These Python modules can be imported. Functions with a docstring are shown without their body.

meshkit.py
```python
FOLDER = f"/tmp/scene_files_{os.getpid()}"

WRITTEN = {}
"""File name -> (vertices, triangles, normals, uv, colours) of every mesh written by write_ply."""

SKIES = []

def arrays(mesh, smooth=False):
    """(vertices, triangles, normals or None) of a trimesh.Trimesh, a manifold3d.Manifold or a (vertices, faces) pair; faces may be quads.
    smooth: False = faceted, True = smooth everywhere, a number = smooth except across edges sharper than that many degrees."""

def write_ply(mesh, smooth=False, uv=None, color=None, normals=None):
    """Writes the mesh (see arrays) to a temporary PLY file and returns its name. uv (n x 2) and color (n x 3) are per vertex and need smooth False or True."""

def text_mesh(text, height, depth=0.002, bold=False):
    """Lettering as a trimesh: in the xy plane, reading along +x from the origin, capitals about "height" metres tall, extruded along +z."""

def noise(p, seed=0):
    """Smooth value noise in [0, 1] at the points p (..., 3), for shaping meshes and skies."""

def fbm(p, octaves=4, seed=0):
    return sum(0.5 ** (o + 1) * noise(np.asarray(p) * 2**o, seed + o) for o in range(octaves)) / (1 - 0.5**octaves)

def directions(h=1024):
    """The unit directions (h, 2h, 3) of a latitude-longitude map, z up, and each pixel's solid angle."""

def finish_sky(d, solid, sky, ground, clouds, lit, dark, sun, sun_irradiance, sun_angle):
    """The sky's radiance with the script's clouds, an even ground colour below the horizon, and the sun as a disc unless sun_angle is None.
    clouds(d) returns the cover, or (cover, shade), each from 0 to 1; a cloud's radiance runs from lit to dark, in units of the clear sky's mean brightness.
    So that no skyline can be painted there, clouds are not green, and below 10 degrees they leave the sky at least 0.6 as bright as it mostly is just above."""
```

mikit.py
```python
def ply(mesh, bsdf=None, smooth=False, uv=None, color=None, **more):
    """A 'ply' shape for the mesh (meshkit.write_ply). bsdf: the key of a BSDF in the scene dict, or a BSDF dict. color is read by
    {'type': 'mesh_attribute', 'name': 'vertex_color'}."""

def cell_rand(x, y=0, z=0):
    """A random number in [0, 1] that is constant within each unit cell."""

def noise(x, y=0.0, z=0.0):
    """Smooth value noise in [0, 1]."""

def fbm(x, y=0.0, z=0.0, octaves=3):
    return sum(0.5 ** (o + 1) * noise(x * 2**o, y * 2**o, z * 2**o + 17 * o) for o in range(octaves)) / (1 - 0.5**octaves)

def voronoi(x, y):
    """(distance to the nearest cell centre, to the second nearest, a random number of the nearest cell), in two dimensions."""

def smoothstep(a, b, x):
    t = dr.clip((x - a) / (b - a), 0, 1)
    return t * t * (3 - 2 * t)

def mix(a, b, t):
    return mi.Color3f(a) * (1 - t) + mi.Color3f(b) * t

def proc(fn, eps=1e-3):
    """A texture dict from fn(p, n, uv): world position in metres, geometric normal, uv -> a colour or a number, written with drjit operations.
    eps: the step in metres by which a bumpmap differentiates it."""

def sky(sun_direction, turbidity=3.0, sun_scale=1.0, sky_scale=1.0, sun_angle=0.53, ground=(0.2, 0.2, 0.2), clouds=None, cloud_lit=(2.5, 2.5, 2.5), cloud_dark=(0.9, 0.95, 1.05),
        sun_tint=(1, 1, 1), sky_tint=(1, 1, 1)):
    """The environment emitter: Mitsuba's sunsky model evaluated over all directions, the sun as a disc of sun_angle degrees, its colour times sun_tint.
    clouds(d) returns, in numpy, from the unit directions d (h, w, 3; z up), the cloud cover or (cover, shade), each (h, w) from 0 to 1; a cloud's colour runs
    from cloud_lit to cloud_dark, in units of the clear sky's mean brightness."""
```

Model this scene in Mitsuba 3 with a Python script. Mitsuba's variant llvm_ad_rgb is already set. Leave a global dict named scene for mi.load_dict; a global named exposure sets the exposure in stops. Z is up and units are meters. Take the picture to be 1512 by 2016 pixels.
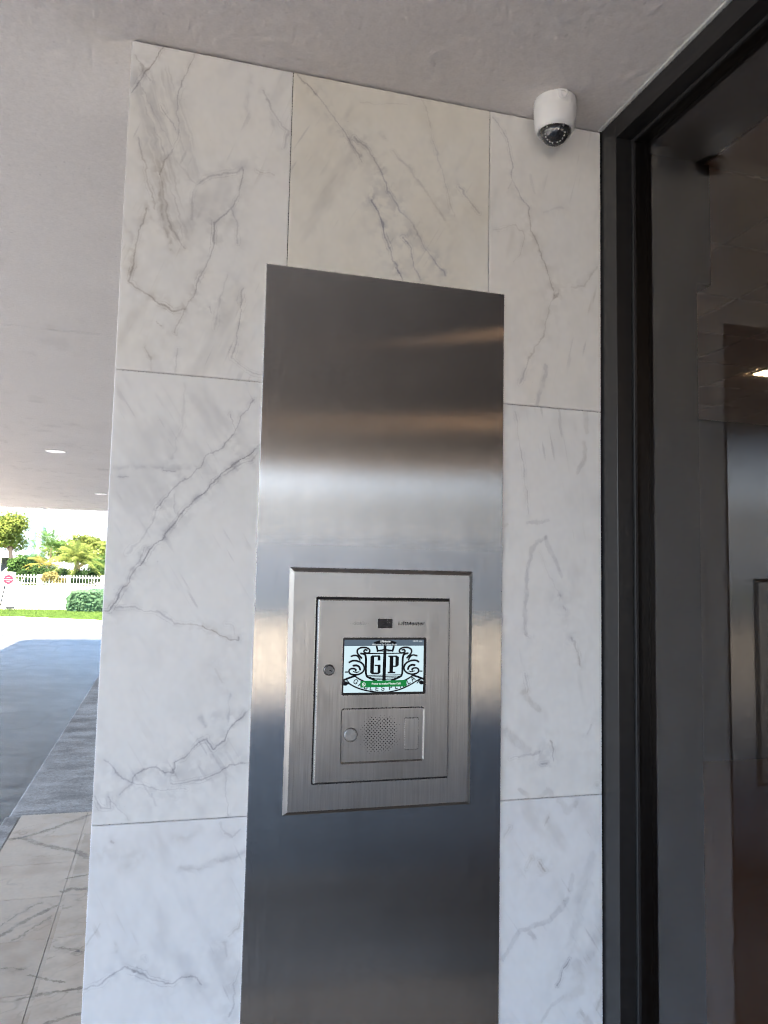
import math, random
import numpy as np, trimesh, manifold3d
import drjit as dr, mitsuba as mi, mikit, meshkit
from shapely.geometry import Polygon, LineString, Point, box as sbox
from shapely.ops import unary_union
from shapely import affinity

rng = np.random.default_rng(7)
random.seed(7)
T = mi.ScalarTransform4f
scene, labels = {'type': 'scene'}, {}

# ---------------------------------------------------------------- camera, sky, exposure
EYE = np.array([-0.269, -2.181, 1.55])
CAM_R = np.array([[0.961679, 0.270657, -0.043798], [-0.273368, 0.958795, -0.077346], [0.021059, 0.086355, 0.996042]])
scene['camera'] = {'type': 'perspective', 'fov_axis': 'x', 'fov': math.degrees(2 * math.atan(756 / 1526.7)),
                   'near_clip': 0.05, 'far_clip': 2000.0,
                   'to_world': T().look_at(origin=EYE.tolist(), target=(EYE + CAM_R[:, 1]).tolist(), up=CAM_R[:, 2].tolist())}
SUN = (-0.30, -0.34, 1.0)


def clouds(d):
    q = np.stack([d[..., 0] / (np.abs(d[..., 2]) + 0.25), d[..., 1] / (np.abs(d[..., 2]) + 0.25), d[..., 2] * 0.5], -1)
    n = meshkit.fbm(q * 1.6 + 11.0, 5, 3)
    low = np.clip(1 - (d[..., 2] - 0.09) / 0.08, 0, 1)
    return np.clip((n - 0.52) * 5, 0, 1) * 0.7 * (1 - low) + low * (0.75 + 0.25 * n)


scene['sky'] = mikit.sky(SUN, turbidity=3, ground=(0.2, 0.2, 0.19), clouds=clouds, cloud_lit=(1.5, 1.56, 1.64), cloud_dark=(1.05, 1.12, 1.25), sky_tint=(1.10, 1.0, .90))
exposure = 5.42

# ---------------------------------------------------------------- materials
def rgb(*c):
    return {'type': 'rgb', 'value': list(c)}


def mat(name, d, two=True):
    scene[name] = {'type': 'twosided', 'bsdf': d} if two else d
    return name


def diffuse(name, c):
    return mat(name, {'type': 'diffuse', 'reflectance': rgb(*c)})


def plastic(name, c, alpha=0.1):
    c = c if isinstance(c, dict) else rgb(*c)
    return mat(name, {'type': 'roughplastic', 'distribution': 'ggx', 'alpha': alpha, 'diffuse_reflectance': c})


def steel(name, refl, au, av, dist='ggx'):
    return mat(name, {'type': 'roughconductor', 'material': 'none', 'distribution': dist, 'alpha_u': au, 'alpha_v': av,
                      'specular_reflectance': refl if isinstance(refl, dict) else rgb(*refl)})


def bumped(name, d, fn, scale=1.0, eps=1e-3):
    scene[name] = {'type': 'twosided', 'bsdf': {'type': 'bumpmap', 'arbitrary': mikit.proc(fn, eps), 'scale': scale, 'bsdf': d}}
    return name


N, FB, SS, MX = mikit.noise, mikit.fbm, mikit.smoothstep, mikit.mix

# grey veins of every slab, in millimetres along the wall and up: points | half width | strength
VEINS = [
    """-331,3052 -349,3016 -381,2955 -409,2890|3|0.55
-407,3003 -383,2957 -363,2937|4|0.3
-241,3050 -263,2990 -279,2943 -287,2887 -281,2807 -285,2780 -297,2735 -316,2705 -325,2666|3|0.4
-325,2666 -306,2590 -288,2513 -251,2461|4|0.35
-384,2911 -336,2819 -298,2751|3|0.25
-387,2766 -357,2634 -334,2564|4|0.28
-328,2868 -291,2806|3|0.4
-371,2855 -317,2726|4|0.22
-327,2618 -285,2451|8|0.3
-282,2711 -230,2655 -235,2548|6|0.22
-375,2929 -340,2797 -309,2669 -278,2515|38|0.17
-322,2962 -272,2831 -241,2696|24|0.12
-225,2656 -191,2689 -120,2711 -100,2731|4|0.28
-63,2724 -5,2720|3|0.25
-100,2726 -101,2677 -112,2626 -126,2597 -170,2547 -177,2461 -194,2405 -208,2367 -212,2340 -244,2284 -268,2219|4|0.42
-204,2399 -217,2339 -244,2289|14|0.2
-126,2597 -104,2551 -107,2497|4|0.25
-84,3011 -96,2908 -84,2866|8|0.12
-51,2973 -23,2922 5,2872 27,2859 18,2807|5|0.3
-22,2889 -5,2853|9|0.2
-358,2560 -374,2485 -386,2395 -394,2348 -352,2323 -317,2301 -273,2278 -244,2284|4|0.45
-416,2520 -392,2472 -392,2369|12|0.15
-353,2551 -337,2527|8|0.2
-345,2175 -325,2142 -325,2101|4|0.32
-254,2174 -263,2107|3|0.22
-92,2366 -87,2308 -97,2238 -107,2158 -58,2132 -19,2119|3|0.3
-134,2403 -146,2317 -158,2242|4|0.18
-317,2242 -304,2231|4|0.4
-173,2305 -164,2291|5|0.25""",
    """-18,1921 -52,1887 -89,1865 -121,1833 -145,1803 -168,1778 -200,1754 -226,1719 -257,1681 -279,1647 -309,1614 -323,1585 -342,1552 -362,1520 -380,1491 -394,1467 -402,1451 -417,1449|3.5|0.75
-168,1778 -200,1754 -257,1681 -309,1614 -362,1520 -394,1467|10|0.15
-17,1904 -48,1872 -85,1857 -117,1825|3|0.35
-321,1621 -338,1576 -376,1499 -394,1475|3|0.3
-43,2045 -69,2008 -93,1955 -128,1905 -160,1886 -175,1851 -203,1825 -230,1806 -253,1776 -272,1754 -290,1729|3|0.45
-290,1729 -300,1695 -326,1650 -362,1604|4|0.22
-103,2001 -93,1959|3|0.35
-275,1833 -251,1834|4|0.4
-408,1831 -338,1838 -271,1838 -179,1846|9|0.14
-391,1810 -364,1809|3|0.25
-235,2076 -236,1953 -247,1918 -257,1867|5|0.13
-242,1768 -242,1719|3|0.2
-382,1463 -340,1464 -313,1450 -278,1448 -237,1420 -198,1417 -158,1413|3.5|0.3
-158,1413 -125,1397 -92,1380 -59,1374 -57,1384|3|0.5
-99,1423 -77,1413 -67,1388|4|0.15
-21,1196 -40,1174 -69,1150 -83,1129 -87,1104 -106,1090 -116,1081 -132,1115 -156,1107 -174,1083 -197,1062 -216,1053 -217,1027|3.5|0.55
-119,1298 -106,1263|7|0.18
-80,1233 -82,1158|6|0.25
-154,1170 -143,1150|9|0.22
-394,1063 -365,1033 -324,1003 -316,1022 -291,1042 -263,1043 -239,1030 -220,1027|3.5|0.45
-324,1003 -280,991 -185,982|2.5|0.3
-324,998 -353,976|4|0.3
-412,975 -397,946 -372,940 -375,964|4|0.4
-380,973 -327,912|2|0.3
-223,1001 -176,1003 -137,1008 -99,1024 -70,1044 -25,1047|4|0.45
-186,1025 -120,1061 -51,1068|30|0.13
-79,1006 -82,962 -72,908|4|0.25
-270,977 -259,943|5|0.2
-232,979 -207,959|7|0.2""",
    """-417,496 -384,506 -349,524 -321,546 -286,526 -248,504 -201,489 -174,504 -141,501 -121,480|3.5|0.42
-26,511 -44,471 -35,447 -50,388|5|0.35
-405,835 -373,824 -290,822 -326,797|26|0.12
-190,777 -138,778 -100,792 -51,795 -27,808|10|0.24
-94,890 -78,860 -58,849 -39,867|5|0.2
-213,859 -179,848 -147,879|10|0.13
-72,582 -66,544|6|0.22
-26,649 -34,612 -63,596|5|0.2
-416,604 -387,655|4|0.2
-368,861 -363,855|4|0.35
-346,606 -341,587|8|0.18
-276,562 -271,554|6|0.22""",
    """48,3046 95,3004 151,2944 191,2896 223,2854 255,2804|4|0.5
230,2879 270,2847 303,2805 328,2753 340,2723|5|0.5
211,2868 239,2833 263,2806|8|0.25
289,2691 314,2647 331,2587 352,2535 373,2490 390,2449|5|0.6
344,2724 377,2673 418,2631 444,2587 477,2544 527,2487|4.5|0.42
387,2587 416,2559 421,2505 450,2461|4|0.5
444,3042 470,2956 496,2863 523,2769 553,2676|4|0.22
350,2853 407,2806 465,2735 524,2663|7|0.22
565,2776 599,2748 633,2705|4|0.35
308,2902 325,2893|9|0.2
243,2990 395,3012|3|0.15
103,2998 328,2721 527,2479|45|0.07""",
    """677,3029 726,2979 744,2906 753,2840 780,2777 807,2740 816,2674 852,2604 879,2533 901,2469|3.5|0.36
901,2469 879,2433 862,2332 818,2262 775,2169|4|0.28
753,2832 736,2800|4|0.25
685,2655 763,2679 794,2654 781,2594 759,2558|3|0.25
897,2458 915,2475|5|0.4
860,2740 923,2766|7|0.15
960,2501 1005,2515 1052,2581|5|0.2
871,2235 858,2169 841,2107|11|0.26
815,2851 824,2801|8|0.13""",
    """766,2078 775,2000 797,1884 813,1763|2.5|0.22
1009,2093 1015,2032|12|0.18
1009,1996 1009,1951 984,1904|11|0.25
811,1733 840,1735 878,1743|9|0.24
722,1711 740,1723|8|0.32
805,1389 805,1450 807,1522 812,1603 822,1651 840,1676 873,1690|10|0.27
873,1690 889,1644 910,1606 929,1572|10|0.28
851,1643 878,1581 921,1509|4|0.13
919,1511 921,1506|7|0.28
930,1475 938,1467|6|0.3
967,1379 981,1336 992,1297|5|0.32
800,1389 813,1381|5|0.3
800,1271 811,1215|5|0.28
796,1215 822,1186 848,1167|16|0.26
742,1098 779,1069 806,1044|24|0.27
758,1023 827,1032 851,1038|5|0.28
891,1070 897,1046 902,1012|4|0.38
862,1006 875,1004|5|0.4
1029,1113 1017,1085|6|0.22
785,928 812,908|9|0.26
854,905 881,923 894,908|13|0.22
1046,933 1049,931|7|0.25""",
    """919,892 946,858 978,880|14|0.24
989,879 1022,820 1067,774|45|0.1
886,847 870,820|5|0.25
755,827 734,796|5|0.25
852,714 876,691|4|0.38
813,699 829,725|6|0.2
732,447 768,493 793,527 840,536 882,541 925,574 946,604|11|0.27
935,601 941,598|5|0.4
835,500 824,519|12|0.25
957,627 962,668|13|0.24
978,592 1011,660 1033,724|22|0.13
957,460 989,568 1022,635|26|0.12
957,428 935,393 920,358|4|0.45
978,407 989,337 957,318|26|0.17
1022,425 1055,492|26|0.14
989,268 1021,237|16|0.2
1065,305 1043,275|7|0.22
862,262 914,309 936,320|8|0.2"""]


def parse(text):
    out = []
    for line in text.strip().split('\n'):
        pts, w, s = line.split('|')
        out.append((np.array([[float(a) for a in q.split(',')] for q in pts.split()]) / 1000, float(w) / 1000, float(s)))
    return out


def vein_amount(u, v, veins, wob=1.0, crisp=False, feather=False):
    """How strongly the veins show at (u, v), 0 to 1: distance to wandering, broken lines of varying width."""
    a, b = (N(u * 16, v * 16, 1.5) - .5) * .012 * wob, (N(u * 16, v * 16, 7.5) - .5) * .012 * wob
    a, b = a + (N(u * 48, v * 48, 2.5) - .5) * .013 * wob, b + (N(u * 48, v * 48, 8.5) - .5) * .013 * wob
    a, b = a + (N(u * 125, v * 125, 3.5) - .5) * .0062 * wob, b + (N(u * 125, v * 125, 9.5) - .5) * .0062 * wob
    pu, pv = u + a, v + b
    fine = N(pu * 34, pv * 34, 4.5)
    part = SS(.42, .72, N(pu * 21 + 5, pv * 21, 14.5))
    streak = N(pu * 230 + pv * 90, pv * 42, 6.5)
    cl = SS(.34, .66, FB(pu * 42, pv * 42, 24.5, 3))
    plume = SS(.30, .72, N((pu * .95 + pv * .31) * 210, (pv * .95 - pu * .31) * 11, 26.5))
    keep = mi.Float(1.0)
    for pts, w, s in veins:
        w, s = (w * 0.46, s * 1.45) if w < .0075 else (w * .85, min(s * 1.7, .6))
        best = mi.Float(1e9)
        for (ax, ay), (bx, by) in zip(pts[:-1], pts[1:]):
            ex, ey = bx - ax, by - ay
            inv = 1.0 / max(ex * ex + ey * ey, 1e-9)
            du, dv = pu - float(ax), pv - float(ay)
            t = dr.clip((du * ex + dv * ey) * inv, 0, 1)
            best = dr.minimum(best, dr.square(du - t * ex) + dr.square(dv - t * ey))
        q = best / (w * w)
        if w < 0.0034:
            q2 = dr.square((dr.sqrt(best) - .0075 * (.6 + .8 * fine)) / (w * .55))
            q = q * dr.square(1.5 - fine)
            g = dr.rcp(1 + q * q * 0.7) * 0.75 + dr.rcp(1 + q * 0.02) * 0.44 * cl + dr.rcp(1 + q2 * q2) * .42 * part
            keep *= 1 - dr.minimum(s * g * (0.25 + 1.15 * fine), 0.95)
        else:
            if feather and w > .018:
                keep *= 1 - dr.minimum(s * 1.05 * dr.exp(-.55 * q * q) * (.25 + .85 * plume), .8)
            elif crisp:
                qq = q * 1.9 * (.55 + .9 * fine)
                keep *= 1 - dr.minimum(s * .72 * dr.rcp(1 + qq * qq * qq) * (.40 + .40 * cl + .35 * streak), .8)
            else:
                keep *= 1 - dr.minimum(s * dr.exp(-.8 * q * (.35 + 1.3 * cl)) * (.12 + .85 * cl + .45 * streak * (1 - cl)), .8)
    return 1 - keep


def marble(name, k, base, warm, alpha=0.12):
    veins = parse(VEINS[k])

    def fn(p, n, uv):
        u, v = p.x, p.z
        m = vein_amount(u, v, veins, 1.0, k >= 4, k == 0)
        cloud = FB(u * 5 + k * 3.1, v * 5, 0.5, 3)
        dust = N(u * 95 + v * 31, v * 60 - u * 22, k + .5)
        speck = SS(.86, .97, N(u * 130, v * 130, k + 12.5)) * .22 * SS(.45, .62, FB(u * 9, v * 9, k + 5.5, 2))
        su, sv = u * .85 + v * .53 * TILT[k], v * .85 - u * .53 * TILT[k]
        smoke = SS(.56, .80, FB(su * 13, sv * 4.2, k + 9.5, 4)) * .26
        hair = SS(.62, .80, N(su * 150, sv * 17, k + 30.5)) * SS(.50, .72, FB(su * 11, sv * 5, k + 15.5, 2)) * .26
        faint = smoke + hair
        c = MX(base, warm, SS(.35, .7, cloud))
        c = c * (1 - .05 * SS(.45, .75, FB(u * 11, v * 8, k + 3.5, 3)) - .05 * (dust - .5))
        tone = MX(mi.Color3f(.33, .325, .34), mi.Color3f(.36, .325, .285), SS(.45, .6, N(u * 6, v * 6, k + 20.5)))
        return MX(c, tone, dr.minimum(m * 1.05 + faint + speck, .95))
    return plastic(name, mikit.proc(fn), alpha)


TILT = (-.6, 1.0, .8, -.9, -.4, .3, 1.1)
W0, W1 = (.79, .785, .765), (.80, .785, .745)
M_SLAB = [marble(f'mat_marble_{k}', k, b, w) for k, (b, w) in enumerate([
    (W0, W1), (W0, (.775, .775, .755)), ((.80, .80, .795), (.79, .79, .785)), ((.77, .745, .68), (.755, .72, .64)),
    ((.80, .785, .755), (.79, .765, .72)), (W0, (.79, .785, .77)), ((.80, .80, .795), (.775, .775, .785))])]

FLOOR_VEINS = parse("""-1032,2885 -987,2901 -872,2996 -780,3114 -650,3270|26|0.5
-1060,2880 -985,2885 -863,2740 -754,2657 -661,2598 -598,2471|30|0.5
-870,1580 -835,1646 -785,1719 -714,1803 -680,1855|17|0.55
-809,1516 -777,1575 -730,1669 -685,1733|9|0.5
-900,1640 -840,1780 -760,1900|6|0.35
-706,1029 -640,1038 -565,1045 -496,1054|14|0.5
-669,2196 -572,2215 -500,2210|12|0.5
-670,2014 -629,2048 -561,2015 -480,2020|22|0.5
-597,836 -543,857 -479,872 -400,900|14|0.5
-700,1200 -640,1160 -560,1110|9|0.4
-640,1420 -560,1380 -500,1340|7|0.35
-900,1330 -800,1270 -720,1255|6|0.35""")


def floor_fn(p, n, uv):
    u, v = p.x, p.y
    m = vein_amount(u, v, FLOOR_VEINS, 2.2, True) * 1.6
    i = dr.floor((u + 1.07) / .42) * 3.7 + dr.floor((v + 1.25) / .46) * 5.3
    a = FB((u * 2.2 + v * 2.6) + i, (v * 7 - u * 7) * .55 + i, 1.5, 4)
    bands = SS(.022, .0, dr.abs(a - .52)) * .5 * SS(.45, .7, FB(u * 3 + i, v * 3, 7.5, 2)) + SS(.60, .76, a) * .3
    c = MX(mi.Color3f(.49, .40, .315), mi.Color3f(.42, .325, .245), SS(.4, .7, FB(u * 6, v * 6, i, 3)))
    c = MX(c, mi.Color3f(.47, .34, .24), .35 * SS(.62, .8, FB(u * 8 + i, v * 8, 4.5, 3)))
    c = c * (.91 + .16 * mikit.cell_rand(i, 2)) * (.94 + .12 * N(u * 90, v * 90, 9.5))
    return MX(c, mi.Color3f(.15, .12, .095), dr.minimum(m + bands * .6, .92))


M_FLOOR = plastic('mat_floor_marble', mikit.proc(floor_fn), 0.22)


def stucco_fn(p, n, uv):
    x, y = p.x, p.y
    c = MX(mi.Color3f(.61, .575, .555), mi.Color3f(.68, .645, .625), FB(x * 1.6, y * 1.6, .5, 3))
    c = c * (1 - .10 * SS(.55, .8, FB(x * 5 + 3, y * 3, 4.5, 3)))
    c = c * (1 + .13 * (N(x * 210, y * 210, 1.5) - .5) + .10 * (N(x * 95, y * 80, 11.5) - .5)) * (1 - .16 * SS(.80, .95, N(x * 60, y * 48, 6.5)))
    st = dr.square(x + .50) * 40 + dr.square(y - .05) * 14
    return MX(c, mi.Color3f(.60, .54, .44), .18 * dr.exp(-st * 3) * SS(.4, .6, FB(x * 14, y * 14, 8.5, 2)))


def stucco_bump(p, n, uv):
    x, y = p.x, p.y
    w = x + .02 * N(x * 9, y * 9, 3.5)
    h = .0046 * FB(w * 70, y * 60, .5, 3) + .0020 * N(x * 210, y * 260, 2.5)
    h = h + .0046 * FB(w * 9 + y * 5, y * 22 - w * 10, 5.5, 3)
    ridge = dr.abs((y + .066) - 1.35 * (x + .442)) / 1.68
    return h + .0012 * SS(.006, 0.0, ridge + .004 * N(x * 40, y * 40)) * SS(-.8, -.5, x) * SS(-.40, -.43, x)


M_STUCCO = bumped('mat_stucco', {'type': 'diffuse', 'reflectance': mikit.proc(stucco_fn)}, stucco_bump, 1.0, 0.0015)


def asphalt_fn(p, n, uv):
    x, y = p.x, p.y
    g = FB(x * 2.2 + y * .3, y * 1.3, .5, 4)
    f = N(x * 160, y * 160, 2.5)
    c = MX(mi.Color3f(.048, .049, .054), mi.Color3f(.085, .085, .091), SS(.3, .7, g)) * (.62 + .76 * f)
    wavy = FB(x * 1.4 + .3 * N(x, y), y * 5 + x * 2, 3.5, 3)
    c = c * (.90 + .2 * SS(.35, .65, wavy))
    line = dr.abs(FB(x * .55, y * .55, 6.5, 2) - .5)
    return c * (1 - .35 * SS(.012, 0, line))


def asphalt_bump(p, n, uv):
    return .004 * FB(p.x * 45, p.y * 45, .5, 2) + .0025 * N(p.x * 140, p.y * 140, 1.5) + .02 * FB(p.x * 1.2, p.y * 4, 5.5, 2)


M_ROAD = bumped('mat_asphalt', {'type': 'roughplastic', 'distribution': 'ggx', 'alpha': .25, 'diffuse_reflectance': mikit.proc(asphalt_fn)}, asphalt_bump, 1.0, 0.004)


def concrete_fn(p, n, uv):
    x, y = p.x, p.y
    g = FB(x * 3 + 2, y * 4, .5, 4)
    c = MX(mi.Color3f(.20, .19, .18), mi.Color3f(.34, .325, .31), SS(.3, .7, g)) * (.70 + .6 * N(x * 120, y * 120, 3.5))
    crack = dr.abs(FB(x * 2.4, y * 2.4, 8.5, 3) - .5)
    return c * (.8 + .4 * N(x * 55, y * 55, 13.5)) * (1 - .10 * SS(.008, 0, crack) - .25 * SS(.6, .75, FB(x * 5, y * 9, 4.5, 2)))


def concrete_bump(p, n, uv):
    return .004 * FB(p.x * 40, p.y * 40, .5, 3) + .004 * FB(p.x * 5, p.y * 8, 2.5, 3)


M_CONC = bumped('mat_concrete', {'type': 'diffuse', 'reflectance': mikit.proc(concrete_fn)}, concrete_bump, 1.0, 0.003)
diffuse('mat_pale_paving', (.19, .185, .175))
diffuse('mat_render', (.46, .45, .43))
diffuse('mat_kerb', (.55, .53, .50))


def brush_fn(lo, hi, warm):
    def fn(p, n, uv):
        g = FB(p.x * 270, p.z * 7, .5, 3) * .75 + N(p.x * 700, p.z * 40, 3.5) * .25
        blot = FB(p.x * 7, p.z * 5, 9.5, 3)
        scratch = SS(.012, 0, dr.abs(FB(p.x * 4.3, p.z * 4.3, 21.5, 2) - .5)) * SS(.66, .74, N(p.x * 9, p.z * 9, 23.5)) * .10
        smear = SS(.55, .8, FB(p.x * 16 + 3, p.z * 5, 27.5, 3))
        return MX(mi.Color3f(lo, lo * .985, lo * .96), mi.Color3f(hi, hi * .985, hi * .96), dr.clip(g * 1.5 - .25, 0, 1)) * (1 - warm * SS(.45, .8, blot) - warm * .7 * smear + scratch)
    return mikit.proc(fn)


M_PLATE = steel('mat_plate_steel', brush_fn(.36, .51, .08), 0.26, 0.011, 'beckmann')
M_FRAME = steel('mat_frame_steel', brush_fn(.27, .43, .10), 0.30, 0.065)
M_DOOR = steel('mat_door_steel', brush_fn(.26, .38, .26), 0.28, 0.075)
steel('mat_button_steel', (.38, .375, .365), 0.25, 0.2)
steel('mat_lock_steel', (.17, .17, .17), 0.16, 0.16)
plastic('mat_black_gloss', (.012, .012, .014), 0.05)
plastic('mat_black_matt', (.015, .015, .017), 0.4)
diffuse('mat_ink', (.012, .012, .014))
plastic('mat_bronze', (.013, .0125, .0125), 0.10)
plastic('mat_gasket', (.012, .012, .013), 0.35)
diffuse('mat_joint', (.12, .11, .11))
plastic('mat_caulk', (.80, .80, .78), 0.3)
plastic('mat_camera_white', (.84, .83, .82), 0.15)
diffuse('mat_camera_seam', (.45, .45, .44))
plastic('mat_led', (.9, .9, .9), 0.1)
scene['mat_clear'] = {'type': 'thindielectric', 'int_ior': 1.5, 'specular_transmittance': rgb(.82, .82, .82)}
scene['mat_tinted_glass'] = {'type': 'thindielectric', 'int_ior': 1.5, 'specular_transmittance': rgb(.27, .225, .19), 'specular_reflectance': rgb(.74, .74, .74)}
diffuse('mat_lobby_tile', (.78, .68, .60))
diffuse('mat_lobby_grid', (.80, .74, .68))
diffuse('mat_lobby_wall', (.12, .12, .125))
diffuse('mat_lobby_dark', (.05, .05, .055))
plastic('mat_lobby_floor', (.28, .175, .12), 0.15)
diffuse('mat_white_wall', (.82, .81, .79))
plastic('mat_white_paint', (.84, .84, .84), 0.3)
diffuse('mat_building', (.52, .56, .64))
diffuse('mat_window', (.34, .38, .46))
diffuse('mat_beige', (.74, .68, .60))
diffuse('mat_sign_red', (.62, .03, .05))
plastic('mat_dark_metal', (.03, .035, .035), 0.3)
diffuse('mat_bark', (.22, .15, .11))
diffuse('mat_pale_bark', (.42, .38, .33))
diffuse('mat_pole', (.55, .51, .47))
diffuse('mat_car', (.10, .11, .14))
diffuse('mat_terrain', (.10, .13, .05))


def leaf(name, c, t=0.35):
    c = np.array(c) * .62
    scene[name] = {'type': 'principledthin', 'base_color': rgb(*c), 'roughness': .55, 'spec_trans': 0.0, 'diff_trans': t * 2, 'eta': 1.35}
    return name


leaf('leaf_palm', (.19, .24, .065))
leaf('leaf_palm_yellow', (.27, .25, .07))
leaf('leaf_far_palm', (.10, .20, .10))
leaf('leaf_tree', (.20, .25, .06))
leaf('leaf_green', (.09, .17, .05))
leaf('leaf_hedge', (.115, .215, .12))
leaf('leaf_variegated', (.42, .36, .14))
leaf('leaf_grass', (.15, .245, .06))
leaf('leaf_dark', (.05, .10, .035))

# ---------------------------------------------------------------- helpers
COUNT = {}


def numbered(name):
    COUNT[name] = COUNT.get(name, 0) + 1
    return name if COUNT[name] == 1 else f'{name}_{COUNT[name] - 1:03d}'


def tag(key, label=None, cat=None, group=None, kind=None):
    labels[key] = {k: v for k, v in (('label', label), ('category', cat), ('group', group), ('kind', kind)) if v}
    return key


def thing(name, label, cat, group=None):
    return tag(numbered(name), label, cat, group)


def obj(name, mesh, m, parent=None, smooth=False, uv=None, label=None, kind=None, **more):
    key = numbered(parent + '__' + name if parent else name)
    scene[key] = mikit.ply(mesh, m, smooth, uv=uv, **more)
    if label or kind:
        tag(key, label, None, None, kind)
    return key


def light(c):
    return {'emitter': {'type': 'area', 'radiance': rgb(*c)}}


def cbox(x0, x1, y0, y1, z0, z1, b=0.0):
    """A box with chamfered edges."""
    if b <= 0:
        m = trimesh.creation.box(extents=(x1 - x0, y1 - y0, z1 - z0))
        m.apply_translation(((x0 + x1) / 2, (y0 + y1) / 2, (z0 + z1) / 2))
        return m
    pts = []
    for sx in (0, 1):
        for sy in (0, 1):
            for sz in (0, 1):
                x, y, z = (x0, x1)[sx], (y0, y1)[sy], (z0, z1)[sz]
                dx, dy, dz = b * (1 - 2 * sx), b * (1 - 2 * sy), b * (1 - 2 * sz)
                pts += [(x, y + dy, z + dz), (x + dx, y, z + dz), (x + dx, y + dy, z)]
    m = trimesh.convex.convex_hull(np.array(pts))
    return m


def join(*ms):
    return trimesh.util.concatenate(list(ms))


def polys(g):
    return [q for q in getattr(g, 'geoms', [g]) if q.geom_type == 'Polygon' and q.area > 0]


def plate(poly, y0, y1):
    """A flat shape given in the wall's (x, z), from depth y0 (front) back to y1."""
    out = []
    for g in polys(poly):
        m = trimesh.creation.extrude_polygon(g, abs(y1 - y0), engine='earcut')
        v = m.vertices
        m = trimesh.Trimesh(np.stack([v[:, 0], y1 - v[:, 2], v[:, 1]], 1), m.faces, process=False)
        out.append(m)
    return join(*out)


def rrect(x0, x1, z0, z1, r, n=5):
    if r <= 0:
        return np.array([(x0, z0), (x1, z0), (x1, z1), (x0, z1)])
    out = []
    for cx, cz, a in ((x1 - r, z0 + r, -90), (x1 - r, z1 - r, 0), (x0 + r, z1 - r, 90), (x0 + r, z0 + r, 180)):
        for t in np.radians(np.linspace(a, a + 90, n)):
            out.append((cx + r * math.cos(t), cz + r * math.sin(t)))
    return np.array(out)


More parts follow.
